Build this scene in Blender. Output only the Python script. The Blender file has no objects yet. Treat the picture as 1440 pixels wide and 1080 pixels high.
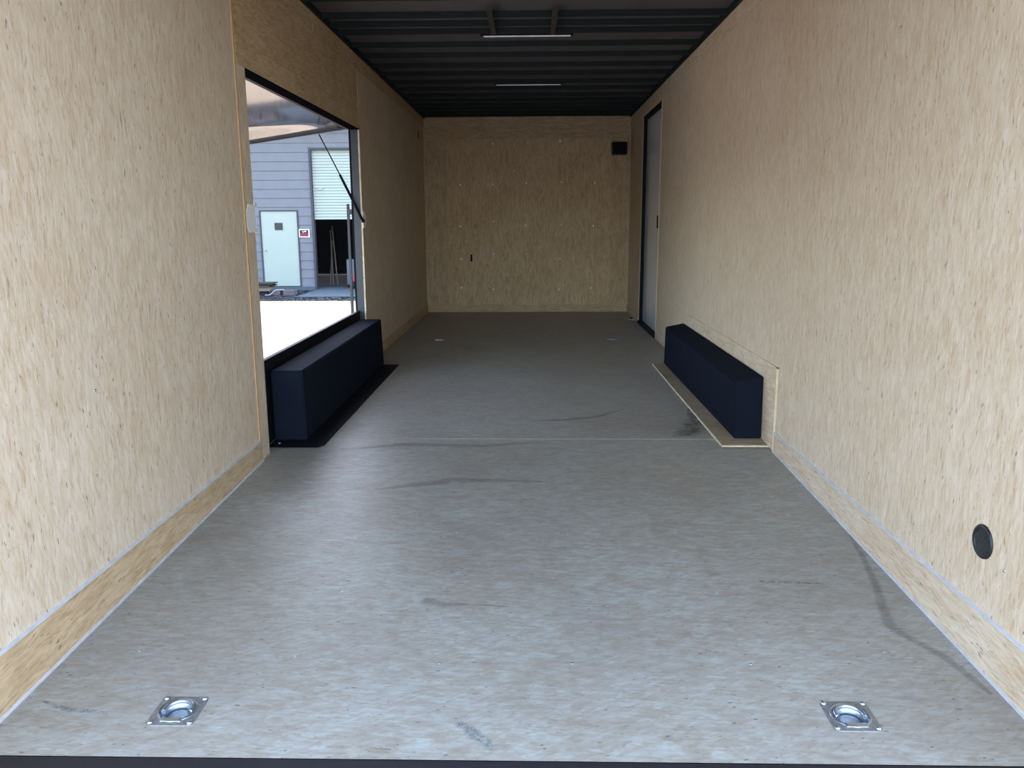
import bpy, bmesh, math, random
from mathutils import Vector, Matrix
random.seed(7)
S = bpy.context.scene
COL = S.collection
PI = math.pi

# ------------------------------------------------------------------ camera
F_PX, PITCH, YAW, ROLL = 1141.88, .198, .0237, -.0047
cy, sy = math.cos(YAW), math.sin(YAW)
cp, sp = math.cos(PITCH), math.sin(PITCH)
fw = Vector((-sy * cp, cy * cp, -sp))
rt = Vector((cy, sy, 0))
up = rt.cross(fw)
cr, sr = math.cos(ROLL), math.sin(ROLL)
r2, u2 = rt * cr + up * sr, up * cr - rt * sr
cam_d = bpy.data.cameras.new('camera')
cam = bpy.data.objects.new('camera', cam_d)
COL.objects.link(cam)
M = Matrix((r2, u2, -fw)).transposed().to_4x4()
M.translation = Vector((.0465, 0, 1.1006))
cam.matrix_world = M
cam_d.sensor_width = 36
cam_d.lens = F_PX / 1440 * 36
cam_d.clip_start = .02
cam_d.clip_end = 500
S.camera = cam

# ------------------------------------------------------------------ light
SUN_DIR = Vector((.15, .48, .865)).normalized()
world = bpy.data.worlds.new('world')
S.world = world
world.use_nodes = True
wn = world.node_tree
bg = wn.nodes['Background']
sky = wn.nodes.new('ShaderNodeTexSky')
sky.sky_type = 'NISHITA'
sky.sun_disc = False
sky.sun_elevation = math.asin(SUN_DIR.z)
sky.sun_rotation = math.atan2(SUN_DIR.x, SUN_DIR.y)
sky.air_density = 1.0
sky.dust_density = 3.0
sky.ozone_density = 1.0
hs = wn.nodes.new('ShaderNodeHueSaturation')
hs.inputs['Saturation'].default_value = .80
wn.links.new(sky.outputs['Color'], hs.inputs['Color'])
wn.links.new(hs.outputs['Color'], bg.inputs['Color'])
bg.inputs['Strength'].default_value = .34
sun_d = bpy.data.lights.new('sun', 'SUN')
sun_d.energy = 3.6
sun_d.angle = math.radians(.6)
sun_d.color = (1, .96, .90)
sun = bpy.data.objects.new('sun', sun_d)
COL.objects.link(sun)
sun.rotation_euler = SUN_DIR.to_track_quat('Z', 'Y').to_euler()
S.view_settings.view_transform = 'Standard'
S.view_settings.look = 'None'
S.view_settings.gamma = 1
S.view_settings.exposure = 2.5
S.cycles.max_bounces = 12
S.cycles.diffuse_bounces = 7
S.cycles.glossy_bounces = 5
S.cycles.use_denoising = True
S.cycles.sample_clamp_indirect = 8


# ------------------------------------------------------------------ materials
def lin(r, g, b):
    f = lambda c: c / 12.92 if c <= .04045 else ((c + .055) / 1.055) ** 2.4
    return (f(r / 255), f(g / 255), f(b / 255), 1)


class NT:
    """small node-tree writer"""
    def __init__(s, name):
        s.m = bpy.data.materials.new(name)
        s.m.use_nodes = True
        s.t = s.m.node_tree
        s.b = s.t.nodes['Principled BSDF']

    def n(s, typ, **kw):
        nd = s.t.nodes.new(typ)
        for k, v in kw.items():
            setattr(nd, k, v)
        return nd

    def l(s, a, b):
        s.t.links.new(a, b)

    def put(s, sock, v):
        if hasattr(v, 'is_output'):
            s.l(v, sock)
        else:
            sock.default_value = v

    def math(s, op, a, b=0.0, clamp=False):
        nd = s.n('ShaderNodeMath', operation=op, use_clamp=clamp)
        s.put(nd.inputs[0], a)
        s.put(nd.inputs[1], b)
        return nd.outputs[0]

    def coords(s):
        return s.n('ShaderNodeTexCoord').outputs['Object']

    def mapped(s, v, scale, rot=(0, 0, 0), loc=(0, 0, 0)):
        nd = s.n('ShaderNodeMapping')
        s.l(v, nd.inputs['Vector'])
        nd.inputs['Scale'].default_value = scale
        nd.inputs['Rotation'].default_value = rot
        nd.inputs['Location'].default_value = loc
        return nd.outputs[0]

    def noise(s, v, scale, detail=3, rough=.55):
        nd = s.n('ShaderNodeTexNoise')
        s.l(v, nd.inputs['Vector'])
        nd.inputs['Scale'].default_value = scale
        nd.inputs['Detail'].default_value = detail
        nd.inputs['Roughness'].default_value = rough
        return nd

    def ramp(s, f, stops, interp='LINEAR'):
        nd = s.n('ShaderNodeValToRGB')
        nd.color_ramp.interpolation = interp
        e = nd.color_ramp.elements
        while len(e) < len(stops):
            e.new(.5)
        for k, (p, c) in enumerate(stops):
            e[k].position = p
            e[k].color = c if len(c) == 4 else (*c, 1)
        s.l(f, nd.inputs[0])
        return nd.outputs[0]

    def mix(s, f, a, b, mode='MIX'):
        nd = s.n('ShaderNodeMix', data_type='RGBA', blend_type=mode)
        s.put(nd.inputs[0], f)
        s.put(nd.inputs[6], a)
        s.put(nd.inputs[7], b)
        return nd.outputs[2]

    def bump(s, h, strength, dist=.001):
        nd = s.n('ShaderNodeBump')
        nd.inputs['Strength'].default_value = strength
        nd.inputs['Distance'].default_value = dist
        s.l(h, nd.inputs['Height'])
        s.l(nd.outputs[0], s.b.inputs['Normal'])

    def fin(s, color, rough=.5, metal=0.0, spec=.5, coat=0.0):
        s.put(s.b.inputs['Base Color'], color)
        s.put(s.b.inputs['Roughness'], rough)
        s.b.inputs['Metallic'].default_value = metal
        s.b.inputs['Specular IOR Level'].default_value = spec
        s.b.inputs['Coat Weight'].default_value = coat
        return s.m


BW = lambda v: (v, v, v, 1)


def strand_wood(name, light, mid, dark, fleck, grain, plane, rough=.55, spec=.35, fleckiness=.60, cont=.85, dirt=None, spread=1.0, short=1.0):
    """oriented-strand sheet: grain = axis letter of the long strands, plane = the sheet's two axes"""
    t = NT(name)
    co = t.coords()
    ax = {'x': 0, 'y': 1, 'z': 2}
    g = ax[grain]
    o = [ax[c] for c in plane if c != grain][0]
    w = ({0, 1, 2} - {g, o}).pop()

    def sc(a, b):
        v = [0, 0, 0]
        v[g], v[o], v[w] = a * short, b, 20
        return tuple(v)
    warp = t.noise(co, 6, 2)
    wv = t.n('ShaderNodeVectorMath', operation='MULTIPLY_ADD')
    t.l(warp.outputs['Color'], wv.inputs[0])
    wv.inputs[1].default_value = (.022, .022, .022)
    t.l(co, wv.inputs[2])
    wc = wv.outputs[0]
    rots = []
    for a in (.16, -.20, .03):
        r = [0, 0, 0]
        r[w] = a * spread
        rots.append(tuple(r))
    layers = []
    for k, (a, b) in enumerate(((11, 60), (16, 110), (9, 150))):
        v0 = t.mapped(wc, (1, 1, 1), rots[k], (.37 * k, .71 * k, .13 * k))
        v = t.mapped(v0, sc(a, b))
        vo = t.n('ShaderNodeTexVoronoi')
        vo.inputs['Scale'].default_value = 1
        vo.inputs['Randomness'].default_value = 1
        t.l(v, vo.inputs['Vector'])
        sep = t.n('ShaderNodeSeparateColor')
        t.l(vo.outputs['Color'], sep.inputs[0])
        layers.append(sep.outputs[0])
    strand = t.math('ADD', t.math('MULTIPLY', layers[0], .16), t.math('MULTIPLY', layers[1], .22))
    strand = t.math('ADD', strand, t.math('MULTIPLY', layers[2], .24))
    fib = t.noise(t.mapped(wc, sc(30, 300)), 1, 4, .7).outputs['Fac']
    cloud = t.noise(co, 2.2, 4, .6).outputs['Fac']
    patch = t.noise(t.mapped(wc, sc(9, 20), rots[1], (1, 2, 7)), 1, 5, .7).outputs['Fac']
    val = t.math('ADD', strand, t.math('MULTIPLY', fib, .55))
    val = t.math('ADD', val, t.math('MULTIPLY', cloud, .45))
    val = t.math('ADD', val, t.math('MULTIPLY', patch, .55))
    val = t.math('SUBTRACT', val, .585)
    val = t.math('ADD', t.math('MULTIPLY', t.math('SUBTRACT', val, .5), cont), .5, True)
    colr = t.ramp(val, [(.15, dark), (.5, mid), (.85, light)])
    # long streaky dark flecks
    fl = t.noise(t.mapped(wc, sc(13, 95), rots[1]), 1, 3, .6).outputs['Fac']
    fm = t.ramp(fl, [(fleckiness, BW(0)), (fleckiness + .10, BW(1))])
    colr = t.mix(t.math('MULTIPLY', fm, .42), colr, fleck)
    fl2 = t.noise(t.mapped(wc, sc(26, 150), rots[0]), 1, 2, .5).outputs['Fac']
    fm2 = t.ramp(fl2, [(.69, BW(0)), (.74, BW(1))])
    colr = t.mix(t.math('MULTIPLY', fm2, .7), colr, tuple(c * .45 for c in fleck[:3]) + (1,))
    # crisp short dashes, dark and amber
    for k, (a, b, rr, lim, keep, amt, dc) in enumerate((
            (8, 50, .15, .17, .945, .70, tuple(c * .5 for c in fleck[:3]) + (1,)),
            (15, 75, -.30, .19, .93, .85, tuple(c * .5 for c in fleck[:3]) + (1,)),
            (26, 120, .25, .17, .90, .60, tuple(c * .55 for c in fleck[:3]) + (1,)),
            (34, 170, -.45, .20, .84, .42, fleck),
            (9, 36, .95, .17, .88, .38, dark),
            (14, 60, .6, .16, .80, .45, tuple(x * .8 + y * .2 for x, y in zip(dark[:3], fleck[:3])) + (1,)),
            (12, 75, -.25, .20, .70, .40, dark),
            (10, 55, .12, .22, .72, .35, light))):
        r = [0, 0, 0]
        r[w] = rr
        v0 = t.mapped(wc, (1, 1, 1), tuple(r), (1.7 * k, .9 * k, .4 * k))
        vo = t.n('ShaderNodeTexVoronoi')
        vo.inputs['Scale'].default_value = 1
        vv = list(sc(a, b))
        vv[w] = .001
        t.l(t.mapped(v0, tuple(vv)), vo.inputs['Vector'])
        sep = t.n('ShaderNodeSeparateColor')
        t.l(vo.outputs['Color'], sep.inputs[0])
        pick = t.math('GREATER_THAN', sep.outputs[1], keep)
        shp = t.ramp(vo.outputs['Distance'], [(lim * .5, BW(1)), (lim, BW(0))])
        colr = t.mix(t.math('MULTIPLY', t.math('MULTIPLY', pick, shp), amt), colr, dc)
    # pale scuffs
    pl = t.noise(t.mapped(wc, sc(5, 30), rots[2], (3, 5, 1)), 1, 3, .6).outputs['Fac']
    pm = t.ramp(pl, [(.60, BW(0)), (.74, BW(1))])
    colr = t.mix(t.math('MULTIPLY', pm, .35), colr, light)
    if dirt:
        dn = t.noise(co, 1.3, 5, .65).outputs['Fac']
        dm = t.ramp(dn, [(.45, BW(0)), (.70, BW(1))])
        colr = t.mix(t.math('MULTIPLY', dm, .35), colr, dirt)
    t.bump(t.math('ADD', fib, strand), .10, .0004)
    return t.fin(colr, rough, 0, spec)


def plain(name, col, rough=.5, metal=0.0, spec=.5, var=.12, coat=0.0, scale=25, bump=.0):
    t = NT(name)
    nz = t.noise(t.coords(), scale, 4).outputs['Fac']
    c0 = tuple(c * (1 - var) for c in col[:3]) + (1,)
    c1 = tuple(min(1, c * (1 + var)) for c in col[:3]) + (1,)
    c = t.ramp(nz, [(.3, c0), (.7, c1)])
    if bump:
        t.bump(nz, bump, .002)
    return t.fin(c, rough, metal, spec, coat)


WL = dict(light=lin(222, 207, 184), mid=lin(204, 185, 159), dark=lin(184, 154, 116), fleck=lin(112, 94, 78))
WBK = dict(light=lin(216, 192, 156), mid=lin(198, 170, 130), dark=lin(172, 140, 100), fleck=lin(104, 84, 62))  # browner than WL, the far end's warm bounced light put into the colour
WD = dict(light=lin(208, 186, 152), mid=lin(187, 161, 125), dark=lin(160, 131, 95), fleck=lin(104, 82, 60))
FL = dict(light=lin(166, 172, 168), mid=lin(148, 144, 132), dark=lin(127, 116, 100), fleck=lin(80, 84, 88))
m = {}
m['wall'] = strand_wood('wall_strand_board', **WL, grain='z', plane='yz', spread=1.6, short=1.3, cont=.72)
m['wallback'] = strand_wood('front_strand_board', **WBK, grain='z', plane='xz', fleckiness=.58)
m['strip_y'] = strand_wood('strip_strand_board', **WD, grain='y', plane='yz')
m['strip_z'] = strand_wood('strip_upright_board', **WD, grain='z', plane='xz')
m['strip_x'] = strand_wood('strip_cross_board', **WD, grain='x', plane='xz')
m['kick_r'] = strand_wood('pale_kick_board', **WL, grain='y', plane='yz')
m['floor'] = strand_wood('floor_strand_board', **FL, grain='x', plane='xy', rough=.45, spec=.4, fleckiness=.64, spread=2.4, short=1.9, cont=.72, dirt=lin(120, 108, 100))
m['flange_wood'] = strand_wood('flange_strand_board', light=lin(190, 176, 150), mid=lin(160, 142, 112), dark=lin(128, 108, 82), fleck=lin(92, 78, 62), grain='x', plane='xy', rough=.5)
m['edge'] = plain('cut_plywood_edge', lin(212, 194, 162), .7, spec=.2)
m['edge_orange'] = plain('amber_plywood_edge', lin(198, 160, 116), .6, spec=.3)
m['joint'] = plain('worn_joint_filler', lin(176, 168, 152), .8, 0, .1)
m['alum'] = plain('pale_aluminium_trim', lin(214, 216, 222), .35, .35)
m['black'] = plain('satin_black_steel', (.006, .007, .010, 1), .6, 0, .10, .1, scale=60)
m['blackbox'] = plain('black_powder_coat', (.010, .013, .021, 1), .85, 0, .03, .15, scale=300, bump=.15)  # bluish base puts the sky's tint on the boxes into the colour
m['frame_black'] = plain('dead_black_frame', (.005, .005, .006, 1), 1, 0, 0)
m['hinge'] = plain('dull_pinkish_hinge', (.085, .070, .074, 1), .7, 0, .1)
m['navy'] = plain('dark_slate_frame', (.030, .036, .046, 1), .42, 0, .5)
m['rubber'] = plain('black_rubber', (.010, .010, .013, 1), .6, 0, .4, .25, scale=90)
m['ceil'] = plain('dark_roof_sheet', (.076, .071, .076, 1), .6, 0, .3, .08, scale=6)
m['bow'] = plain('black_roof_bow', (.012, .017, .017, 1), .7, 0, .15)
m['brown_rail'] = plain('brown_cross_rail', (.045, .036, .026, 1), .7, 0, .2)
m['zinc'] = plain('zinc_plated_steel', (.46, .53, .60, 1), .30, .95, .5, .15, scale=70)
m['zincdull'] = plain('dull_zinc_plate', (.27, .27, .27, 1), .5, .7, .5, .2, scale=90)
m['white'] = plain('white_plastic', lin(238, 236, 230), .4, 0, .4, .03)
m['grey_gloss'] = plain('glossy_grey_door_skin', lin(218, 226, 238), .12, 0, .5, .04, .3, 3)
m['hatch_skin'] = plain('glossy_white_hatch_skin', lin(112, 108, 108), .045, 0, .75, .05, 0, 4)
m['screw'] = plain('glint_white_screw_head', (.97, .96, .95, 1), .30, .25, .8, .01)  # near-white base puts the glint of the heads into the colour
m['lens'] = plain('frosted_white_lens', lin(245, 246, 248), .35, 0, .4, .02)
m['grille'] = plain('black_grille_plastic', (.012, .012, .014, 1), .45, 0, .5)
m['louvre'] = plain('dark_grey_louvre', (.05, .05, .055, 1), .5, 0, .4)
m['speaker'] = plain('black_speaker_mesh', (.006, .006, .007, 1), .75, 0, .2, .4, scale=400)
m['concrete'] = plain('pale_concrete', lin(76, 86, 92), 1, 0, 0, .12, scale=5, bump=.3)
m['siding'] = plain('grey_lap_siding', lin(100, 102, 106), .7, 0, .25, .05, scale=4)
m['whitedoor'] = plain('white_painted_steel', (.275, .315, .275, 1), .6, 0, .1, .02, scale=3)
m['frame_dark'] = plain('dark_door_casing', (.035, .038, .050, 1), .6, 0, .3)
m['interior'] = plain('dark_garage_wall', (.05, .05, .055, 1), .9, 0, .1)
m['roofing'] = plain('dark_roofing', (.06, .065, .075, 1), .8, 0, .2)
m['red'] = plain('red_paint', lin(140, 34, 46), .5, 0, .3)
m['sign_black'] = plain('sign_black_ink', lin(38, 26, 36), .5, 0, .3)
m['sign_white'] = plain('sign_white', lin(190, 186, 186), .5, 0, .3)
m['lumber_a'] = plain('weathered_grey_board', lin(64, 60, 57), .85, 0, .2, .25, scale=18)
m['lumber_b'] = plain('pale_board', lin(112, 102, 92), .85, 0, .2, .15, scale=18)
m['lumber_c'] = plain('brown_board', lin(44, 37, 35), .85, 0, .2, .25, scale=18)
m['block'] = plain('pinkish_grey_block', lin(88, 80, 84), .9, 0, .1, .15, scale=20, bump=.3)
m['hose'] = plain('white_hose', lin(150, 152, 156), .5)
m['cabinet'] = plain('grey_cabinet', lin(70, 75, 84), .5)
m['glass_dark'] = plain('dark_window_glass', (.02, .022, .028, 1), .08, 0, .6)


def gravel_mat():
    t = NT('blue_grey_gravel')
    co = t.coords()
    vo = t.n('ShaderNodeTexVoronoi')
    vo.inputs['Scale'].default_value = 28
    t.l(co, vo.inputs['Vector'])
    sep = t.n('ShaderNodeSeparateColor')
    t.l(vo.outputs['Color'], sep.inputs[0])
    c = t.ramp(sep.outputs[0], [(.1, lin(20, 23, 28)), (.75, lin(36, 40, 46)), (.97, lin(100, 104, 110))])
    t.bump(vo.outputs['Distance'], .9, .02)
    return t.fin(c, 1, 0, 0)


def sand_mat():
    t = NT('pale_sandy_ground')
    co = t.coords()
    a = t.noise(co, .9, 6, .65).outputs['Fac']
    b = t.noise(t.mapped(co, (3, 14, 3)), 1, 5, .7).outputs['Fac']
    v = t.math('ADD', t.math('MULTIPLY', a, .5), t.math('MULTIPLY', b, .5))
    c = t.ramp(v, [(.3, lin(80, 71, 62)), (.5, lin(103, 94, 85)), (.7, lin(114, 106, 97))])
    t.bump(b, .6, .03)
    return t.fin(c, 1, 0, 0)


def stain_mat(name, col, thr=.42, strength=.8, scale=18):
    t = NT(name)
    uv = t.n('ShaderNodeTexCoord').outputs['UV']
    sp_ = t.n('ShaderNodeSeparateXYZ')
    t.l(uv, sp_.inputs[0])
    e = t.math('SUBTRACT', 1.0, t.math('ABSOLUTE', t.math('SUBTRACT', t.math('MULTIPLY', sp_.outputs[1], 2.0), 1.0)))
    nz = t.noise(t.coords(), scale, 4, .7).outputs['Fac']
    f = t.math('MULTIPLY', e, 1.6, True)
    k = t.ramp(nz, [(thr, BW(0)), (thr + .22, BW(1))])
    f = t.math('MULTIPLY', t.math('MULTIPLY', f, k), strength)
    t.put(t.b.inputs['Base Color'], col)
    t.b.inputs['Roughness'].default_value = .7
    t.l(f, t.b.inputs['Alpha'])
    return t.m


m['gravel'] = gravel_mat()
m['lot'] = plain('darkened_unseen_lot', lin(104, 103, 104), .95, 0, .1, .25, scale=3)  # unseen ground, dark tone made up to cut light bounced into the trailer
m['sand'] = sand_mat()
m['scuff'] = stain_mat('dark_tyre_scuff', lin(92, 84, 84), .25, .24)
m['stain'] = stain_mat('brown_damp_stain', lin(74, 58, 44), .36, .50)
m['slate'] = stain_mat('blue_grey_scrape', lin(112, 124, 128), .40, .6, 60)
m['track'] = stain_mat('dark_tyre_track', lin(48, 40, 31), .44, .9, 9)


# ------------------------------------------------------------------ mesh helpers
class MB:
    def __init__(s):
        s.bm = bmesh.new()
        s.uv = None

    def poly(s, pts):
        return s.bm.faces.new([s.bm.verts.new(p) for p in pts])

    def box(s, x0, x1, y0, y1, z0, z1, bev=0.0, seg=2):
        r = bmesh.ops.create_cube(s.bm, size=1)
        for v in r['verts']:
            v.co = Vector(((x0 + x1) / 2 + v.co.x * (x1 - x0), (y0 + y1) / 2 + v.co.y * (y1 - y0), (z0 + z1) / 2 + v.co.z * (z1 - z0)))
        if bev:
            ed = list({e for v in r['verts'] for e in v.link_edges})
            bmesh.ops.bevel(s.bm, geom=ed, offset=bev, segments=seg, affect='EDGES', profile=.6)
        return s

    def hexa(s, b, t):
        """eight corners: four below, four above, same winding"""
        vb = [s.bm.verts.new(p) for p in b]
        vt = [s.bm.verts.new(p) for p in t]
        s.bm.faces.new(vb[::-1])
        s.bm.faces.new(vt)
        n = len(b)
        for i in range(n):
            s.bm.faces.new((vb[i], vb[(i + 1) % n], vt[(i + 1) % n], vt[i]))
        return s

    def tube(s, pts, r, n=10, r_end=None):
        pts = [Vector(p) for p in pts]
        rings = []
        for i, p in enumerate(pts):
            d = (pts[min(i + 1, len(pts) - 1)] - pts[max(i - 1, 0)]).normalized()
            a = d.orthogonal().normalized() if i == 0 else (a0 - d * a0.dot(d)).normalized()
            a0 = a
            b = d.cross(a)
            rr = r if r_end is None else r + (r_end - r) * i / (len(pts) - 1)
            rings.append([s.bm.verts.new(p + (a * math.cos(2 * PI * k / n) + b * math.sin(2 * PI * k / n)) * rr) for k in range(n)])
        for A, B in zip(rings, rings[1:]):
            for k in range(n):
                f = s.bm.faces.new((A[k], A[(k + 1) % n], B[(k + 1) % n], B[k]))
                f.smooth = True
        s.bm.faces.new(rings[0][::-1])
        s.bm.faces.new(rings[-1])
        return s

    def lathe(s, prof, n=40, axis=None, at=(0, 0, 0)):
        """profile (radius, height) turned about z; axis maps local xyz"""
        at = Vector(at)
        mp = axis or (lambda v: v)
        rings = []
        for r, h in prof:
            if r < 1e-6:
                rings.append([s.bm.verts.new(at + mp(Vector((0, 0, h))))])
            else:
                rings.append([s.bm.verts.new(at + mp(Vector((r * math.cos(2 * PI * k / n), r * math.sin(2 * PI * k / n), h)))) for k in range(n)])
        for A, B in zip(rings, rings[1:]):
            for k in range(n):
                k2 = (k + 1) % n
                a = [A[0]] if len(A) == 1 else [A[k], A[k2]]
                b = [B[0]] if len(B) == 1 else [B[k2], B[k]]
                if len(a) + len(b) >= 3:
                    f = s.bm.faces.new(a + b)
                    f.smooth = True
        return s

    def build(s, name, mat, parent=None, fix=True):
        if fix:
            bmesh.ops.recalc_face_normals(s.bm, faces=s.bm.faces)
        me = bpy.data.meshes.new(name)
        s.bm.to_mesh(me)
        s.bm.free()
        me.materials.append(mat)
        o = bpy.data.objects.new(name, me)
        COL.objects.link(o)
        if parent:
            o.parent = parent
        return o


def tag(o, label=None, cat=None, group=None, kind=None):
    if label:
        o['label'] = label
    if cat:
        o['category'] = cat
    if group:
        o['group'] = group
    if kind:
        o['kind'] = kind
    return o


def empty(name, loc=(0, 0, 0), rot=(0, 0, 0)):
    o = bpy.data.objects.new(name, None)
    o.empty_display_size = .1
    COL.objects.link(o)
    o.location = loc
    o.rotation_euler = rot
    return o


def kids(o):
    return [c for c in bpy.data.objects if c.parent == o]


def copy_tree(o, parent=None):
    c = o.copy()
    COL.objects.link(c)
    if parent:
        c.parent = parent
    for k in kids(o):
        copy_tree(k, c)
    return c


def ribbon(name, pts, widths, mat, parent):
    """flat mark lying on a surface, pts are (x, y, z)"""
    bm = bmesh.new()
    uvl = bm.loops.layers.uv.new('UVMap')
    P = [Vector(p) for p in pts]
    L = []
    for i, p in enumerate(P):
        d = P[min(i + 1, len(P) - 1)] - P[max(i - 1, 0)]
        nrm = Vector((-d.y, d.x, 0)).normalized()
        w = widths[i] if isinstance(widths, (list, tuple)) else widths
        L.append((bm.verts.new(p + nrm * w / 2), bm.verts.new(p - nrm * w / 2)))
    n = len(L) - 1
    for i in range(n):
        f = bm.faces.new((L[i][0], L[i][1], L[i + 1][1], L[i + 1][0]))
        for lp, uv in zip(f.loops, ((i / n, 1), (i / n, 0), ((i + 1) / n, 0), ((i + 1) / n, 1))):
            lp[uvl].uv = uv
        f.normal_update()
        if f.normal.z < 0:
            f.normal_flip()
    me = bpy.data.meshes.new(name)
    bm.to_mesh(me)
    bm.free()
    me.materials.append(mat)
    o = bpy.data.objects.new(name, me)
    COL.objects.link(o)
    o.parent = parent
    return o


# ------------------------------------------------------------------ the trailer shell
H, L, HW = 2.306, 10.02, 1.23
Y0, YH = 1.60, 4.05                      # rear edge of the floor, hinge line of the sloping tail
SLOPE = .0295
fz = lambda y: 0.0 if y >= YH else -(YH - y) * SLOPE
GZ = -.72                                 # ground level


def sheet_yz(x0, x1, holes, y0=1.52, y1=L + .06, z0=-.16, z1=H + .05):
    """a wall sheet between x0 and x1 with rectangular holes (ya, yb, za, zb)"""
    b = MB()
    ys = sorted({y0, y1} | {h[0] for h in holes} | {h[1] for h in holes})
    for a, c in zip(ys, ys[1:]):
        mid = (a + c) / 2
        cuts = sorted((h[2], h[3]) for h in holes if h[0] < mid < h[1])
        z = z0
        for za, zb in cuts:
            if za > z:
                b.box(x0, x1, a, c, z, za)
            z = zb
        if z < z1:
            b.box(x0, x1, a, c, z, z1)
    bmesh.ops.remove_doubles(b.bm, verts=b.bm.verts, dist=1e-5)
    return b


HATCH = (3.80, 6.26, -.16, 1.777)
DOOR = (7.70, 8.915, .012, 2.165)
wl = sheet_yz(-HW - .012, -HW, [HATCH]).build('wall_left', m['wall'])
tag(wl, 'left plywood wall with the big hatch opening', 'wall', kind='structure')
sheet_yz(-1.315, -1.30, [(3.78, 6.28, -.16, 1.80)], z0=-.2).build('outer_skin', m['black'], wl)
wr = sheet_yz(HW, HW + .012, [DOOR]).build('wall_right', m['wall'])
tag(wr, 'right plywood wall with the narrow side door near the far end', 'wall', kind='structure')
sheet_yz(1.30, 1.315, [], z0=-.2).build('outer_skin', m['black'], wr)
for o_, x0, x1 in ((wl, -1.33, -1.229), (wr, 1.229, 1.33)):
    MB().box(x0, x1, 1.44, 1.525, -.2, H + .07, .004).build('rear_post', m['black'], o_)
wb = MB().box(-1.30, 1.30, L, L + .012, -.1, H + .04).build('wall_back', m['wallback'])
tag(wb, 'far plywood end wall dotted with screw heads', 'wall', kind='structure')
MB().box(-1.315, 1.315, L + .05, L + .065, -.2, H + .08).build('outer_skin', m['black'], wb)

SCREWS = [(-.406, 2.005), (.010, 2.009), (.394, 2.030), (-.153, 1.687), (-.803, 1.529), (-.411, 1.534), (-.010, 1.546),
          (.410, 1.556), (.812, 1.546), (-.806, 1.042), (-.405, 1.095), (-.015, 1.048), (.404, 1.051), (.800, 1.039),
          (-.806, .650), (-.406, .708), (-.013, .706), (.399, .648), (.806, .666), (-.809, .300), (-.412, .277),
          (-.011, .245), (.392, .274), (.784, .291)]
sc_me = None


def screw_mesh(axis):
    return MB().lathe([(.0125, 0), (.0125, .001), (.0105, .0034), (.006, .0052), (0, .006)], 12, axis)


first = screw_mesh(lambda v: Vector((v.x, -v.z, v.y))).build('screw', m['screw'], wb)
for i, (x, z) in enumerate(SCREWS):
    o = first if i == 0 else first.copy()
    if i:
        COL.objects.link(o)
        o.parent = wb
    o.location = (x, L, z)
    if i in (3, 12, 16):
        o.scale = (.6, 1, .6)
MB().box(-.692, -.668, L - .004, L + .001, .618, .702, .002).build('slot_cover', m['black'], wb)

# screws in the side walls
sl = screw_mesh(lambda v: Vector((v.z, v.x, v.y))).build('screw', m['zinc'], wl)
for i, (y, z) in enumerate([(6.654, .492), (2.336, 1.685), (3.58, .993), (2.9, 1.40), (2.3, .62)]):
    o = sl if i == 0 else sl.copy()
    if i:
        COL.objects.link(o)
        o.parent = wl
    o.location = (-HW, y, z)
    o.scale = (.36, .36, .36)
srr = screw_mesh(lambda v: Vector((-v.z, v.x, v.y))).build('screw', m['zinc'], wr)
for i, (y, z) in enumerate([(2.783, 1.15), (2.794, 1.705), (1.927, .237), (8.62, 2.22)]):
    o = srr if i == 0 else srr.copy()
    if i:
        COL.objects.link(o)
        o.parent = wr
    o.location = (HW, y, z)
    o.scale = (.36, .36, .36)
MB().box(-HW - .001, -HW + .004, 9.52, 9.57, 2.03, 2.10, .0015).build('slot_cover', m['black'], wl)

# trims over the sheets
n_tr = [0]


def trim(mat, label, *boxes):
    n_tr[0] += 1
    b = MB()
    for bx in boxes:
        b.box(*bx)
    return tag(b.build('trim_%d' % n_tr[0], mat), label, 'trim', kind='structure')


trim(m['edge_orange'], 'amber upright seam on the left wall beside the hatch opening', (-HW, -HW + .004, 3.664, 3.680, .09, 2.2))
trim(m['strip_y'], 'brown header board directly above the hatch opening', (-HW, -HW + .004, 3.69, 6.228, 1.777, 1.888))
trim(m['strip_y'], 'brown board between hatch header and ceiling strip, left wall', (-HW, -HW + .003, 3.685, 6.228, 1.891, 2.188))
trim(m['strip_y'], 'brown strip under the ceiling along the left wall', (-HW, -HW + .005, 1.52, L, 2.192, H + .03))
trim(m['kick_r'], 'plywood strip under the ceiling along the right wall', (HW - .005, HW, 1.52, L, 2.192, H + .03))
trim(m['edge'], 'thin pale seam on the left wall just past the hatch corner', (-HW, -HW + .0045, 6.229, 6.236, 1.79, 2.19))
trim(m['edge'], 'short pale seam under the ceiling on the left wall', (-HW, -HW + .0065, 5.010, 5.017, 2.192, 2.30))
trim(m['strip_z'], 'upright brown strip on the far wall, left corner', (-HW, -.965, L - .006, L, .092, 2.062))
trim(m['strip_z'], 'upright brown strip on the far wall, right corner under the speaker', (1.012, HW, L - .006, L, .092, 2.062))
trim(m['strip_x'], 'cross strip on the far wall under the ceiling', (-HW, HW, L - .006, L, 2.062, H + .03))
trim(m['edge'], 'pale corner bead where left and far walls meet', (-HW, -HW + .006, L - .013, L - .006, .09, H - .1))
trim(m['edge'], 'pale corner bead where right and far walls meet', (HW - .006, HW, L - .013, L - .006, .09, H - .1))


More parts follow.
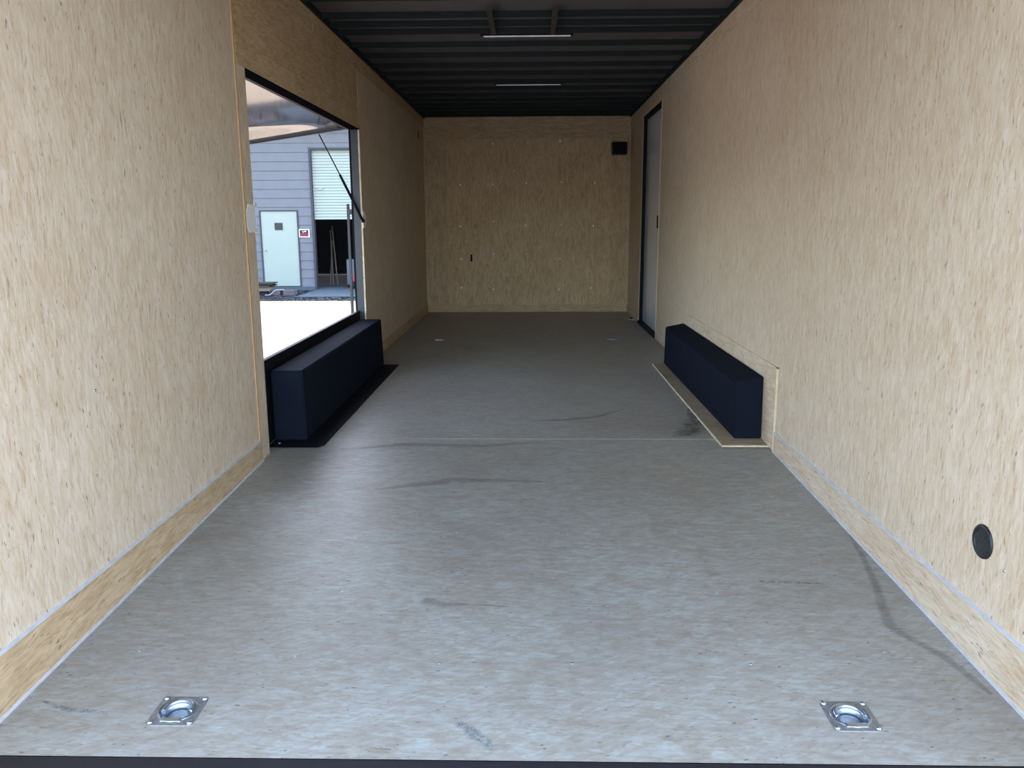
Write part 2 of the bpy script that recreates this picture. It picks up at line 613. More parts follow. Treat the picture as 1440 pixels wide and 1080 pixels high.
# kick boards with their metal top edge and floor bead
def kick(name, sgn, spans, mat, label):
    b, c, d = MB(), MB(), MB()
    for ya, yb in spans:
        x0, x1 = sorted((sgn * HW, sgn * (HW - .006)))
        ys = [ya] + ([YH] if ya < YH < yb else []) + [yb]
        for a, e in zip(ys, ys[1:]):
            zb = [(x0, a, fz(a)), (x1, a, fz(a)), (x1, e, fz(e)), (x0, e, fz(e))]
            zt = [(p[0], p[1], .088) for p in zb]
            b.hexa(zb, zt)
            if e <= YH + .01:
                x2, x3 = sorted((sgn * HW, sgn * (HW - .011)))
                w = .0085
                z2 = [(x2, a, fz(a) - .001), (x3, a, fz(a) - .001), (x3, e, fz(e) - .001), (x2, e, fz(e) - .001)]
                d.hexa(z2, [(p[0], p[1], p[2] + w) for p in z2])
                x2, x3 = sorted((sgn * HW, sgn * (HW - .009)))
                c.box(x2, x3, a, e, .086, .093)
    o = tag(b.build(name, mat), label, 'baseboard', kind='structure')
    c.build('metal_edge', m['alum'], o)
    d.build('floor_bead', m['alum'], o)
    return o


kick('baseboard_left', -1, [(1.52, 3.684), (6.30, L)], m['strip_y'], 'brown kick board along the foot of the left wall')
kick('baseboard_right', 1, [(1.52, 3.84), (6.25, 7.69), (8.93, L)], m['kick_r'], 'pale kick board along the foot of the right wall')
bb = tag(MB().box(-HW, HW, L - .006, L, 0, .090).build('baseboard_back', m['strip_x']), 'kick board along the foot of the far wall', 'baseboard', kind='structure')

# floor: level part and sloping tail, pockets cut for the tie-downs
TIES = [(-.814, 1.766), (.812, 1.770), (-.814, 7.575), (.803, 7.585)]
hs = .046
xs = sorted({-1.29, 1.29} | {x + s * hs for x, y in TIES for s in (-1, 1)})
ys = sorted({Y0, YH, L + .02} | {y + s * hs for x, y in TIES for s in (-1, 1)})
b = MB()
for xa, xb in zip(xs, xs[1:]):
    for ya, yb in zip(ys, ys[1:]):
        if any(abs((xa + xb) / 2 - x) < hs * .9 and abs((ya + yb) / 2 - y) < hs * .9 for x, y in TIES):
            continue
        b.poly([(xa, ya, fz(ya)), (xb, ya, fz(ya)), (xb, yb, fz(yb)), (xa, yb, fz(yb))])
bmesh.ops.remove_doubles(b.bm, verts=b.bm.verts, dist=1e-5)
fl = tag(b.build('floor', m['floor']), 'grey worn strand-board trailer floor sloping down at the rear', 'floor', kind='structure')
MB().hexa([(-1.29, Y0, -.16), (1.29, Y0, -.16), (1.29, L, -.12), (-1.29, L, -.12)], [(-1.29, Y0, -.155), (1.29, Y0, -.155), (1.29, L, -.115), (-1.29, L, -.115)]).build('underfloor', m['black'], fl)
MB().box(-.98, .99, YH - .003, YH + .003, -.001, .0008).build('joint_strip', m['joint'], fl)
fs = MB().lathe([(.0042, 0), (.0042, .0008), (.002, .0014), (0, .001)], 10).build('screw', m['zinc'], fl)
FSC = []
for y in (2.02, 2.42, 2.83, 3.24, 3.66, 4.10):
    for x in (-1.0, -.6, -.2, .2, .6, 1.0):
        if random.random() < .55:
            FSC.append((x + random.uniform(-.05, .05), y + random.uniform(-.04, .04)))
for i, (x, y) in enumerate(FSC):
    o = fs if i == 0 else fs.copy()
    if i:
        COL.objects.link(o)
        o.parent = fl
    o.location = (x, y, fz(y) - .0002)
dz = .0009
pz = lambda x, y: (x, y, fz(y) + dz)
ribbon('tyre_scuff', [pz(*p) for p in [(1.215, 2.84), (1.195, 2.67), (1.150, 2.443), (1.116, 2.322), (1.086, 2.193), (1.110, 2.13), (1.16, 2.04), (1.181, 1.946), (1.195, 1.86)]], [.01, .03, .035, .04, .045, .04, .04, .035, .02], m['scuff'], fl)
ribbon('damp_stain', [pz(*p) for p in [(.78, 4.10), (.86, 4.16), (.93, 4.28), (.985, 4.50), (.99, 4.75)]], [.03, .14, .17, .11, .03], m['stain'], fl)
ribbon('scrape_mark', [pz(*p) for p in [(-.125, 1.735), (-.085, 1.69), (-.035, 1.635)]], [.035, .045, .03], m['slate'], fl)
ribbon('scrape_mark', [pz(*p) for p in [(-.31, 1.635), (-.27, 1.632)]], [.006, .006], m['stain'], fl)
ribbon('scrape_mark', [pz(*p) for p in [(-1.17, 1.80), (-1.08, 1.765), (-.98, 1.755)]], [.01, .025, .012], m['slate'], fl)
ribbon('scrape_mark', [pz(*p) for p in [(-.62, 3.30), (-.3, 3.42), (.1, 3.40)]], [.03, .10, .03], m['scuff'], fl)
ribbon('tyre_scuff', [pz(*p) for p in [(.05, 4.42), (.25, 4.46), (.42, 4.52), (.60, 4.72)]], [.02, .06, .05, .02], m['scuff'], fl)
ribbon('tyre_scuff', [pz(*p) for p in [(-.9, 3.86), (-.6, 3.95), (-.2, 3.92), (.1, 3.99)]], [.02, .09, .06, .02], m['scuff'], fl)
ribbon('scrape_mark', [pz(*p) for p in [(.78, 2.47), (.88, 2.46), (.99, 2.455)]], [.012, .02, .012], m['slate'], fl)
ribbon('tyre_scuff', [pz(*p) for p in [(-.29, 2.33), (-.22, 2.30), (-.12, 2.30), (-.02, 2.29)]], [.05, .04, .015, .01], m['scuff'], fl)

# rear sill
b = MB().box(-1.36, 1.36, 1.44, Y0, -.22, -.0755, .006)
rs = tag(b.build('trim_13', m['navy']), 'dark steel sill across the rear edge of the floor', 'trim', kind='structure')
MB().box(-1.34, 1.34, Y0 - .055, Y0 - .003, -.077, -.0715, .002).build('rubber_seal', m['rubber'], rs)

# ceiling
ce = tag(MB().box(-1.30, 1.30, 1.04, L + .05, H + .024, H + .03).build('ceiling', m['ceil']), 'dark sheet-metal ceiling on black roof bows', 'ceiling', kind='structure')  # rear end added as an unseen overhang to shade the near floor
MB().box(-1.315, 1.315, 1.02, L + .065, H + .07, H + .085).build('outer_skin', m['black'], ce)
bow0 = MB().hexa([(-1.225, -.015, 0), (1.225, -.015, 0), (1.225, .015, 0), (-1.225, .015, 0)],
                 [(-1.225, -.025, .030), (1.225, -.025, .030), (1.225, .025, .030), (-1.225, .025, .030)]).build('roof_bow', m['bow'], ce)
BOWS = [1.31, 1.62, 2.02, 2.42, 2.82, 3.22, 3.62, 4.02, 4.40, 4.80, 5.20, 5.42, 5.63, 6.03, 6.40, 6.80, 7.17, 7.58, 7.96, 8.36, 8.70, 9.03, 9.33, 9.63, 9.92]
for i, y in enumerate(BOWS):
    o = bow0 if i == 0 else bow0.copy()
    if i:
        COL.objects.link(o)
        o.parent = ce
    o.location = (0, y, H - .006)
for s in (-1, 1):
    x0, x1 = sorted((s * HW, s * (HW - .022)))
    MB().box(x0, x1, 1.52, L, H - .010, H + .024).build('edge_angle', m['bow'], ce)
for x in (-.194, .188):
    MB().box(x - .016, x + .016, 5.02, 5.60, H - .022, H - .003).build('cross_rail', m['brown_rail'], ce)


# ------------------------------------------------------------------ ceiling lamps
def strip_lamp(y, label, w):
    r = empty('strip_lamp', (0, y, H - .006))
    tag(r, label, 'lamp', 'slim strip lamps under the ceiling')
    MB().box(-w / 2 - .02, w / 2 + .02, -.012, .012, -.010, 0, .002).build('housing', m['black'], r)
    MB().box(-w / 2, w / 2, -.009, .009, -.0165, -.009, .002).build('lens', m['lens'], r)
    return r


lamp = strip_lamp(5.66, 'slim white strip lamp under the ceiling, beside the two brown rails', .57)
lamp.location.x = .02
l2 = copy_tree(lamp)
l2.location = (.025, 7.60, H - .006)
l2['label'] = 'slim white strip lamp under the ceiling, nearer the far wall'

# ------------------------------------------------------------------ tie-down rings
def tie_down():
    r = empty('tie_down')
    b = MB()
    a, c = .058, .010
    n = 40
    out = []
    for k in range(n):
        t = 2 * PI * k / n
        x, y = math.cos(t), math.sin(t)
        s_ = (abs(x) ** 9 + abs(y) ** 9) ** (-1 / 9)
        out.append((x * s_, y * s_))
    bm = b.bm
    v0 = [bm.verts.new((x * a, y * a, 0)) for x, y in out]
    v1 = [bm.verts.new((x * (a - .001), y * (a - .001), .0012)) for x, y in out]
    v2 = [bm.verts.new((.046 * math.cos(2 * PI * k / n), .046 * math.sin(2 * PI * k / n), .0035)) for k in range(n)]
    for A, B in ((v0, v1), (v1, v2)):
        for k in range(n):
            bm.faces.new((A[k], A[(k + 1) % n], B[(k + 1) % n], B[k]))
    b.build('plate', m['zincdull'], r)
    MB().lathe([(.0475, .003), (.0455, .0060), (.042, .0035), (.039, -.006), (.033, -.013), (.028, -.014), (.024, -.011), (.020, -.0125), (0, -.0135)], 40).build('recess_cup', m['zinc'], r)
    pts = [(.0335 * math.cos(t), .0335 * math.sin(t) + .002, .0030) for t in [(-.32 + k * (PI + .64) / 24) * 1.0 for k in range(25)]]
    MB().tube(pts, .0055, 12).build('ring', m['zinc'], r)
    b = MB()
    b.box(-.026, .026, -.046, -.030, -.006, .0055, .003)
    b.build('hinge_strap', m['zinc'], r)
    bolt = MB().lathe([(.0075, .0028), (.007, .0050), (.004, .0066), (0, .0070)], 14).build('bolt', m['zinc'], r)
    hole = None
    for i, (sx, sy_) in enumerate(((-1, -1), (1, -1), (1, 1), (-1, 1))):
        o = bolt if i == 0 else bolt.copy()
        if i:
            COL.objects.link(o)
            o.parent = r
        o.location = (sx * .0475, sy_ * .0475, 0)
    return r


td = tie_down()
LAB = ['zinc tie-down ring plate on the near floor, left side', 'zinc tie-down ring plate on the near floor, right side',
       'small tie-down ring far down the floor, past the left wheel box', 'small tie-down ring far down the floor, toward the side door']
for i, (x, y) in enumerate(TIES):
    o = td if i == 0 else copy_tree(td)
    o.location = (x, y, fz(y))
    o.rotation_euler = (math.atan(SLOPE) if y < YH else 0, 0, 0)
    tag(o, LAB[i], 'tie-down ring', 'recessed tie-down rings in the floor')

# ------------------------------------------------------------------ wheel boxes
wbx = empty('wheel_box', (-1.19, 5.1, 0))
tag(wbx, 'black steel wheel box on a black floor flange under the hatch', 'wheel box')


def rel(o, parent):
    """keep world placement of a mesh authored in world space under a moved empty"""
    o.parent = parent
    o.matrix_parent_inverse = Matrix.Translation(-Vector(parent.location))
    return o


b = MB().hexa([(-1.268, 4.005, .003), (-1.103, 4.012, .003), (-1.108, 6.27, .003), (-1.268, 6.27, .003)],
              [(-1.268, 4.000, .366), (-1.106, 4.004, .366), (-1.110, 6.215, .364), (-1.268, 6.20, .364)])
bmesh.ops.bevel(b.bm, geom=list(b.bm.edges), offset=.005, segments=2, affect='EDGES')
rel(b.build('box_body', m['blackbox']), wbx)
b = MB().hexa([(-1.268, 3.878, 0), (-1.015, 3.878, 0), (-.990, 3.92, 0), (-.986, 6.25, 0), (-1.268, 6.25, 0)],
              [(-1.268, 3.878, .003), (-1.015, 3.878, .003), (-.990, 3.92, .003), (-.986, 6.25, .003), (-1.268, 6.25, .003)])
rel(b.build('floor_flange', m['black']), wbx)
bt = rel(MB().lathe([(.008, 0), (.007, .004), (0, .006)], 12, at=(-1.225, 3.94, .003)).build('bolt', m['zincdull']), wbx)

wbr = empty('wheel_box', (1.15, 5.1, 0))
tag(wbr, 'black wheel box with plywood surround against the right wall', 'wheel box')
b = MB().hexa([(1.080, 4.030, .007), (1.221, 4.030, .007), (1.221, 6.25, .007), (1.080, 6.25, .007)],
              [(1.080, 4.048, .300), (1.221, 4.048, .328), (1.221, 6.225, .328), (1.080, 6.225, .300)])
bmesh.ops.bevel(b.bm, geom=list(b.bm.edges), offset=.006, segments=2, affect='EDGES')
rel(b.build('box_body', m['blackbox']), wbr)
b = MB().hexa([(.997, 3.905, 0), (1.225, 3.905, 0), (1.225, 6.245, 0), (.994, 6.245, 0)],
              [(.999, 3.907, .007), (1.225, 3.907, .007), (1.225, 6.243, .007), (.996, 6.243, .007)])
rel(b.build('floor_flange', m['flange_wood']), wbr)
b = MB().box(1.221, 1.2285, 3.848, 6.135, 0, .404)
rel(b.build('wall_flange', m['kick_r']), wbr)
b = MB()
b.box(.990, .997, 3.900, 6.247, 0, .0085)
b.box(.990, 1.224, 3.897, 3.906, 0, .0085)
b.box(1.220, 1.2295, 3.839, 3.849, 0, .408)
b.box(1.220, 1.2295, 3.839, 6.14, .403, .408)
rel(b.build('flange_edge', m['edge']), wbr)

# ------------------------------------------------------------------ side door (door_1)
d1 = tag(empty('door_1', (HW + .03, 8.3, 0)), 'grey glossy side door in a black frame at the far right', 'door', kind='structure')
b = MB()
b.box(HW + .001, HW + .07, 8.875, 8.915, .012, 2.165)
b.box(HW + .001, HW + .07, 7.70, 7.725, .012, 2.165)
b.box(HW + .001, HW + .07, 7.725, 8.875, 2.130, 2.165)
rel(b.build('door_frame', m['black']), d1)
rel(MB().box(HW - .012, HW + .07, 7.70, 8.95, -.002, .026, .003).build('door_sill', m['black']), d1)
rel(MB().box(HW + .034, HW + .064, 7.727, 8.873, .028, 2.128, .003).build('door_panel', m['grey_gloss']), d1)
b = MB().box(HW - .010, HW + .034, 7.712, 7.765, 1.03, 1.145, .004)
rel(b.build('latch', m['black']), d1)
b = MB()
b.box(HW - .004, HW + .001, 7.688, 7.699, .02, 2.20)
b.box(HW - .003, HW + .001, 8.916, 8.924, .03, 2.165)
rel(b.build('edge_trim', m['edge']), d1)
cb = empty('corner_anchor', (1.185, 9.2, 0))
tag(cb, 'tiny black floor anchor in the corner beyond the side door', 'anchor')
MB().box(-.03, .03, -.03, .03, 0, .004, .001).build('plate', m['alum'], cb)
MB().box(-.014, .014, -.014, .014, .004, .022, .003).build('stop', m['black'], cb)

# ------------------------------------------------------------------ speaker
sp_o = empty('wall_speaker', (1.085, L - .006, 1.93))
tag(sp_o, 'black box speaker high on the far wall, right corner', 'speaker')
bm = MB().box(-.09, .09, -.145, -.025, -.072, .072, .014, 3)
bm.build('cabinet', m['grille'], sp_o)
MB().box(-.080, .080, -.149, -.143, -.063, .063, .002).build('speaker_grille', m['speaker'], sp_o)
b = MB()
b.box(-.03, .03, -.026, 0, -.03, .03)
b.build('bracket', m['black'], sp_o)

# ------------------------------------------------------------------ round flow vent on the right wall
rv = empty('round_vent', (HW, 2.029, .273))
tag(rv, 'round black louvred vent low on the right wall', 'vent')
mp = lambda v: Vector((-v.z, v.x, v.y))
MB().lathe([(.0455, 0), (.0455, .003), (.043, .0062), (.037, .0070), (.0335, .0055), (.0325, .0015)], 40, mp).build('rim', m['grille'], rv)
MB().lathe([(.034, .0008), (0, .0008)], 32, mp).build('backing', m['rubber'], rv)
for k in range(-5, 6):
    o_ = k * .0057
    hl = math.sqrt(max(.0328 ** 2 - o_ ** 2, 1e-6))
    ca, sa = math.cos(.9), math.sin(.9)
    P_ = []
    for u, v, h in ((-hl, o_ - .0012, .0012), (hl, o_ - .0012, .0012), (hl, o_ + .0016, .0012), (-hl, o_ + .0016, .0012)):
        P_.append((u, v, h))
    lo = [mp(Vector((u * ca - v * sa, -(u * sa + v * ca), h))) for u, v, h in P_]
    hi = [mp(Vector((u * ca - (v + .001) * sa, -(u * sa + (v + .001) * ca), h + .0042))) for u, v, h in P_]
    MB().hexa(lo, hi).build('louvre', m['louvre'], rv)

# ------------------------------------------------------------------ the lifted hatch (door_2)
d2 = tag(empty('door_2', (-1.27, 5.03, 0)), 'big side hatch propped open above a dark framed opening', 'hatch door', kind='structure')
b = MB()
b.box(-1.30, -1.2285, 3.80, 6.26, 1.772, 1.815)          # header
rel(b.build('frame_header', m['frame_black']), d2)
rel(MB().box(-1.296, -1.2425, 6.26, 6.30, -.10, 1.80).build('frame_post', m['navy']), d2)
rel(MB().box(-1.296, -1.2425, 3.76, 3.80, -.10, 1.80).build('frame_post', m['navy']), d2)
rel(MB().box(-1.305, -1.280, 3.80, 6.26, -.12, .425, .003).build('frame_sill', m['black']), d2)
AN = math.radians(8.1)
HX, HZ = -1.300, 1.783
pp = lambda u, y, w: (HX - u * math.cos(AN) + w * math.sin(AN) * -1, y, HZ - u * math.sin(AN) + w * math.cos(AN))


def pbox(b, u0, u1, y0, y1, w0, w1):
    b.hexa([pp(u0, y0, w0), pp(u1, y0, w0), pp(u1, y1, w0), pp(u0, y1, w0)],
           [pp(u0, y0, w1), pp(u1, y0, w1), pp(u1, y1, w1), pp(u0, y1, w1)])


PW = 1.40
TS = math.tan(math.radians(4.6))          # the skin lies flatter than the frame's lower edge


def wedge(b, u0, u1, y0, y1, lo, hi):
    """lo, hi: callables u -> offset above the frame's lower edge"""
    b.hexa([pp(u0, y0, lo(u0)), pp(u1, y0, lo(u1)), pp(u1, y1, lo(u1)), pp(u0, y1, lo(u0))],
           [pp(u0, y0, hi(u0)), pp(u1, y0, hi(u1)), pp(u1, y1, hi(u1)), pp(u0, y1, hi(u0))])


sk = lambda u: .004 + u * TS
b = MB()
# the sheet sags flat in the middle and is drawn down to the rails at both ends
NU, NY = 24, 60
sstep = lambda t: max(0, min(1, t)) ** 2 * (3 - 2 * max(0, min(1, t)))
vs = []
for j in range(NY + 1):
    y = 3.815 + (6.265 - 3.815) * j / NY
    k = min(sstep((6.255 - y) / .42), sstep((y - 3.825) / .42))
    vs.append([b.bm.verts.new(pp(PW * i / NU, y, .004 + (PW * i / NU) * TS * k + .012 * (1 - k))) for i in range(NU + 1)])
for j in range(NY):
    for i in range(NU):
        b.bm.faces.new((vs[j][i], vs[j][i + 1], vs[j + 1][i + 1], vs[j + 1][i])).smooth = True
rel(b.build('inner_skin', m['hatch_skin']), d2)
b = MB()
wedge(b, .0, PW, 3.80, 6.28, lambda u: sk(u) + .005, lambda u: sk(u) + .035)
rel(b.build('hatch_panel', m['black']), d2)
b = MB()
wedge(b, .0, .030, 3.80, 6.28, lambda u: -.004, sk)
rel(b.build('hinge_rail', m['hinge']), d2)
b = MB()
wedge(b, .03, PW, 6.262, 6.28, lambda u: -.003, lambda u: sk(u) + .004)
wedge(b, .03, PW, 3.80, 3.818, lambda u: -.003, lambda u: sk(u) + .004)
wedge(b, PW - .004, PW + .018, 3.80, 6.28, lambda u: -.003, lambda u: sk(u) + .004)
rel(b.build('edge_rail', m['navy']), d2)
# white half-octagon strike plates on both jambs
def octo(y_edge, sgn):
    z0, z1, w, c = 1.055, 1.180, .118, .035
    ys_ = [y_edge, y_edge + sgn * (w - c), y_edge + sgn * w, y_edge + sgn * w, y_edge + sgn * (w - c), y_edge]
    zs_ = [z0, z0, z0 + c, z1 - c, z1, z1]
    b = MB()
    b.hexa([(-HW, y, z) for y, z in zip(ys_, zs_)], [(-HW + .004, y, z) for y, z in zip(ys_, zs_)])
    return b


o = rel(octo(6.258, 1).build('strike_plate', m['white']), d2)
b = octo(3.802, -1)
b.box(-1.262, -1.226, 3.80, 3.835, 1.165, 1.19, .003)
b.box(-1.262, -1.226, 3.80, 3.835, 1.05, 1.075, .003)
rel(b.build('strike_plate', m['white']), d2)
# slide bar outside the far jamb
rel(MB().box(-1.360, -1.341, 6.31, 6.33, .10, 1.235, .002).build('slide_bar', m['navy']), d2)
rel(MB().box(-1.342, -1.262, 6.30, 6.325, 1.155, 1.195, .002).build('slide_bracket', m['navy']), d2)

gs = empty('gas_strut', (-1.226, 6.235, 1.105))
tag(gs, 'black gas strut slanting from the far jamb up to the hatch', 'strut')
A_, B_, C_ = Vector((-1.222, 6.230, 1.108)), Vector((-1.379, 6.22, 1.446)), Vector((-1.520, 6.215, 1.738))
rel(MB().tube([A_, A_.lerp(B_, .5), B_], .010, 12).build('cylinder', m['black']), gs)
rel(MB().tube([B_, B_.lerp(C_, .5), C_], .0045, 10).build('rod', m['black']), gs)
rel(MB().box(-1.232, -1.214, 6.222, 6.262, 1.095, 1.122, .002).build('bracket', m['black']), gs)

# ------------------------------------------------------------------ outdoors
g = MB()
g.poly([(-60, -60, GZ - .006), (60, -60, GZ - .006), (60, 120, GZ - .006), (-60, 120, GZ - .006)])
tag(g.build('ground', m['lot']), 'unseen ground around the trailer, kept dark to cut bounced light', 'ground', kind='structure')
g = MB()
g.poly([(-30, 5.0, GZ), (4, 5.0, GZ), (4, 20, GZ), (-30, 20, GZ)])
ground = tag(g.build('sandy_yard', m['sand']), 'pale sunlit sandy yard outside the trailer', 'ground', kind='structure')
tz = GZ + .004
ribbon('tyre_track', [(-5.6, 14.95, tz), (-4.9, 14.70, tz), (-4.2, 14.25, tz), (-3.4, 13.8, tz), (-2.6, 13.45, tz)], [.12, .14, .13, .12, .1], m['track'], ground)
ribbon('tyre_track', [(-6.0, 15.95, tz), (-5.2, 15.85, tz), (-4.75, 15.75, tz), (-4.55, 15.45, tz)], [.25, .25, .2, .1], m['track'], ground)
ribbon('tyre_track', [(-6.0, 17.1, tz), (-4.9, 17.0, tz), (-3.4, 16.9, tz)], [.06, .08, .06], m['track'], ground)
ribbon('tyre_track', [(-5.0, 13.2, tz), (-4.4, 13.1, tz), (-3.8, 12.9, tz)], [.06, .07, .05], m['track'], ground)
gv = tag(MB().box(-20, 6, 19.0, 22.0, GZ - .1, GZ + .008).build('gravel_strip', m['gravel']), 'blue-grey gravel strip along the foot of the workshop', 'gravel', kind='structure')

FY = 22.0
bd = tag(empty('building', (-6, FY, GZ)), 'grey lap-sided workshop with a half-raised white roller door', 'building')
GX0, GX1, GT = -5.735, -2.70, 2.955          # garage opening
DX0, DX1, DT = -7.165, -6.195, 1.385         # person door
XL, XR, EV = -13.0, 1.0, 3.75
b = MB()
lap = .2345
z = -.615
while z < EV:
    z1 = min(z + lap, EV)
    segs = [(XL, XR)]
    def cut(segs, a, c):
        out_ = []
        for p, q in segs:
            if q <= a or p >= c:
                out_.append((p, q))
            else:
                if p < a:
                    out_.append((p, a))
                if q > c:
                    out_.append((c, q))
        return out_
    if z < GT:
        segs = cut(segs, GX0, GX1)
    if z < DT:
        segs = cut(segs, DX0, DX1)
    for p, q in segs:
        b.hexa([(p, FY - .022, z), (q, FY - .022, z), (q, FY + .02, z), (p, FY + .02, z)],
               [(p, FY - .004, z1), (q, FY - .004, z1), (q, FY + .02, z1), (p, FY + .02, z1)])
    for p, q, zt in ((DX0 - .01, DX1 + .01, DT + .025), (GX0 - .01, GX1 + .01, GT + .05)):
        if z < zt - .02 and z1 > zt:
            b.hexa([(p, FY - .013, zt), (q, FY - .013, zt), (q, FY + .02, zt), (p, FY + .02, zt)],
                   [(p, FY - .004, z1), (q, FY - .004, z1), (q, FY + .02, z1), (p, FY + .02, z1)])
    z = z1
rel(b.build('siding', m['siding']), bd)
b = MB()
b.box(GX0 - .06, GX0, FY - .05, FY + .1, GZ + .01, GT + .06)
b.box(GX1, GX1 + .06, FY - .05, FY + .1, GZ + .01, GT + .06)
b.box(GX0, GX1, FY - .05, FY + .1, GT, GT + .055)
rel(b.build('garage_casing', m['frame_dark']), bd)
b = MB()
b.box(XL, GX0 - .06, FY - .03, FY + .02, GZ - .02, -.615)
b.box(GX1 + .06, XR, FY - .03, FY + .02, GZ - .02, -.615)
rel(b.build('foundation', m['concrete']), bd)
b = MB()
z = 1.17
while z < GT + .1:
    b.hexa([(GX0, FY + .03, z), (GX1, FY + .03, z), (GX1, FY + .06, z), (GX0, FY + .06, z)],
           [(GX0, FY + .052, z + .075), (GX1, FY + .052, z + .075), (GX1, FY + .06, z + .075), (GX0, FY + .06, z + .075)])
    z += .075
rd = rel(b.build('roller_door', m['whitedoor']), bd)
hd = MB()
hd.box(-5.68, -5.42, FY + .018, FY + .03, 1.985, 2.005)
hd.box(-5.60, -5.48, FY + .016, FY + .03, 1.93, 1.98, .004)
h_ = hd.build('door_lock', m['zincdull'])
h_.parent = rd
b = MB()
b.box(DX0 - .035, DX0, FY - .04, FY + .06, -.615, DT + .03)
b.box(DX1, DX1 + .035, FY - .04, FY + .06, -.615, DT + .03)
b.box(DX0, DX1, FY - .04, FY + .06, DT, DT + .03)
rel(b.build('door_casing', m['frame_dark']), bd)
pdr = rel(MB().box(DX0, DX1, FY - .02, FY + .025, -.60, DT, .004).build('entry_door', m['whitedoor']), bd)
for nm, bx, mt in (('pane', (-6.808, -6.586, FY - .026, FY - .019, .89, 1.085), 'glass_dark'),
                   ('pane_frame', (-6.822, -6.572, FY - .024, FY - .0195, .876, 1.118), 'whitedoor'),
                   ('door_knob', (-7.10, -7.065, FY - .07, FY - .02, .345, .375), 'zincdull')):
    q = MB().box(*bx, .003).build(nm, m[mt])
    q.parent = pdr
b = MB()
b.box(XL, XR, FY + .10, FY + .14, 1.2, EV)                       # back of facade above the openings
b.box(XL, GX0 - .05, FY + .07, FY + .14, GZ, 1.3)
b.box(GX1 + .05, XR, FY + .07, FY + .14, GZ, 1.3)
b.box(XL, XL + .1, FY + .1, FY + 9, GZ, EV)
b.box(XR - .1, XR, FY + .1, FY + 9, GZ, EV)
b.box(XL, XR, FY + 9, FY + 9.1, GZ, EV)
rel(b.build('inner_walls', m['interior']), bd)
b = MB()
b.hexa([(XL - .4, FY - .42, EV - .03), (XR + .4, FY - .42, EV - .03), (XR + .4, FY + 9.5, EV + 1.2), (XL - .4, FY + 9.5, EV + 1.2)],
       [(XL - .4, FY - .42, EV + .12), (XR + .4, FY - .42, EV + .12), (XR + .4, FY + 9.5, EV + 1.35), (XL - .4, FY + 9.5, EV + 1.35)])
rel(b.build('roof', m['roofing']), bd)
rel(MB().box(XL, XR, FY - .005, FY + 9, GZ, GZ + .016).build('shaded_concrete_floor', m['interior']), bd)  # dark wall colour here paints the garage's inner shade onto the floor
ap = MB().hexa([(-5.75, 19.95, GZ), (-2.5, 20.05, GZ), (-2.75, FY + .9, GZ + .017), (-5.70, FY + .9, GZ + .017)],
               [(-5.75, 19.95, GZ + .02), (-2.5, 20.05, GZ + .02), (-2.75, FY + .9, GZ + .03), (-5.70, FY + .9, GZ + .03)])  # pale concrete carried indoors to paint the lit floor at the threshold
tag(ap.build('concrete_apron', m['concrete']), 'concrete apron sloping out of the roller door opening', 'apron', kind='structure')

# sign by the door: white border, black head, red lower field, illegible lettering as small strokes
sg = empty('wall_sign', (-6.017, FY - .026, .81))
tag(sg, 'small red and black sign with white border between the two building doors', 'sign')
MB().box(-.146, .146, -.010, 0, -.112, .108, .002).build('sign_board', m['sign_white'], sg)
MB().box(-.118, .112, -.012, -.0095, -.008, .082).build('head_field', m['sign_black'], sg)
MB().box(-.118, .112, -.012, -.0095, -.086, -.008).build('red_field', m['red'], sg)
b = MB()
for x0, x1, z0, z1 in ((-.01, .012, .03, .062), (.018, .042, .03, .062), (.047, .06, .03, .06), (-.05, -.03, .03, .058), (-.034, -.02, .0, .03)):
    b.box(x0, x1, -.0135, -.0115, z0, z1)
b.build('lettering', m['sign_white'], sg)
b = MB()
for k in range(6):
    b.box(-.095 + k * .033, -.078 + k * .033, -.0135, -.0115, -.062, -.035)
b.build('lettering', m['sign_black'], sg)

# lumber stack left of the entry door
def plank(xe, ln, y0, y1, z0, z1, mt, label, rz=0.0):
    o = empty('plank', (xe, (y0 + y1) / 2, z0), (0, 0, rz))
    o2 = MB().box(-ln, 0, -(y1 - y0) / 2, (y1 - y0) / 2, 0, z1 - z0, .004).build('plank', m[mt])
    COL.objects.unlink(o2) if False else None
    o2.location = o.location
    o2.rotation_euler = o.rotation_euler
    bpy.data.objects.remove(o)
    o2.name = 'plank'
    tag(o2, label, 'plank', 'planks stacked beside the entry door')
    return o2


base = GZ + .008
tag(MB().box(-7.3, -6.63, 20.50, 20.62, base, base + .105, .004).build('timber_bearer', m['lumber_c']), 'dark bearer at the foot of the plank stack', 'bearer')
plank(-6.545, 1.9, 20.42, 20.70, base + .105, base + .150, 'lumber_b', 'lowest pale plank of the stack by the entry door')
plank(-6.505, 1.9, 20.44, 20.72, base + .150, base + .200, 'lumber_b', 'second pale plank up in the stack by the entry door')
plank(-6.55, 1.9, 20.40, 20.66, base + .200, base + .232, 'lumber_a', 'grey plank in the middle of the stack by the entry door')
plank(-6.425, 1.9, 20.44, 20.70, base + .232, base + .258, 'lumber_c', 'dark brown plank of the stack, its end sticking out')
plank(-6.47, 1.9, 20.42, 20.68, base + .258, base + .290, 'lumber_c', 'upper dark brown plank of the stack, under the topmost')
plank(-6.412, 1.9, 20.42, 20.70, base + .290, base + .325, 'lumber_a', 'topmost grey plank of the stack by the entry door')
b1 = MB().box(-6.488, -6.30, 20.44, 20.72, base, base + .120, .006).build('step_block', m['block'])
tag(b1, 'grey block beside the plank stack, under the white hose', 'block', 'step blocks before the entry door')
b2 = MB().box(-6.215, -5.945, 20.44, 20.74, base, base + .118, .006).build('step_block', m['block'])
tag(b2, 'grey block before the entry door, next to the concrete apron', 'block', 'step blocks before the entry door')
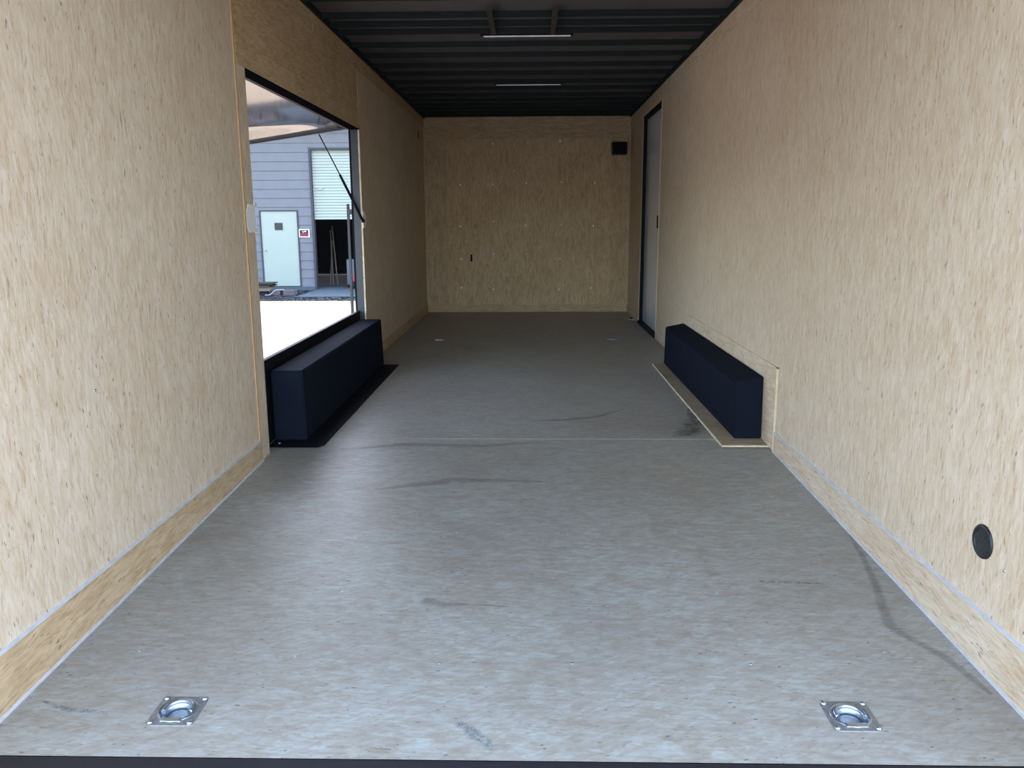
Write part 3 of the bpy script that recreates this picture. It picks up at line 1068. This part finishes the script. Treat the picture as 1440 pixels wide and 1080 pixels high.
tag(MB().box(-6.298, -6.217, 20.5, 20.68, base, base + .105, .004).build('dark_gap_fill', m['lumber_c']), 'dark filler standing in for the shaded gap between the two grey blocks', 'gap filler')  # dark box added to paint the shaded gap between the blocks
hz = [(-6.66, 20.38, base + .012), (-6.58, 20.38, base + .012), (-6.53, 20.38, base + .02), (-6.475, 20.41, base + .065), (-6.43, 20.42, base + .115), (-6.37, 20.46, base + .137), (-6.30, 20.5, base + .135), (-6.20, 20.52, base + .132)]
tag(MB().tube(hz, .010, 8).build('hose', m['hose']), 'thin white hose looping over the grey block', 'hose')

# inside and beside the garage
for i, (x0, z0, x1, z1, y) in enumerate(((-5.86, .98, -5.56, GZ + .02, 24.1), (-5.93, .86, -5.70, GZ + .02, 24.15), (-5.90, .55, -5.80, GZ + .02, 24.2))):
    A_, B_ = Vector((x1, y - .5, z1)), Vector((x0, y + .35, z0))
    d = (B_ - A_)
    w = Vector((.016, 0, 0))
    t_ = Vector((0, -.02, 0))
    q = MB().hexa([A_ - w, A_ + w, A_ + w + t_, A_ - w + t_], [B_ - w, B_ + w, B_ + w + t_, B_ - w + t_]).build('leaning_board', m['lumber_b'])
    tag(q, ('long pale board leaning in the dark garage, rightmost of three', 'pale board leaning in the dark garage, between two others', 'shortest pale board leaning in the dark garage')[i], 'board', 'boards leaning inside the garage')
cbn = empty('steel_cabinet', (-4.86, 22.62, GZ + .016))
tag(cbn, 'grey steel cabinet standing in the roller door opening', 'cabinet')
MB().box(-.17, .17, -.15, .25, .10, .78, .006).build('cabinet_body', m['cabinet'], cbn)
MB().box(-.15, .15, -.158, -.15, .13, .75, .003).build('cabinet_door', m['cabinet'], cbn)
MB().box(-.16, .16, -.13, .23, 0, .10).build('plinth', m['black'], cbn)
ct = empty('hand_cart', (-4.66, 22.2, GZ + .016))
tag(ct, 'red hand cart beside the grey cabinet at the garage mouth', 'cart')
MB().box(-.13, .13, -.10, .15, .22, .36, .01).build('cart_body', m['red'], ct)
MB().box(-.12, .12, -.09, .13, .12, .22, .005).build('chassis', m['black'], ct)
for s in (-1, 1):
    MB().tube([(s * .12, .12, .3), (s * .12, .22, .7), (s * .10, .26, .82)], .013, 8).build('handle', m['red'] if s < 0 else m['lumber_b'], ct)
    MB().tube([(s * .11, .02, .10), (s * .165, .02, .10)], .10, 20).build('wheel', m['rubber'], ct)
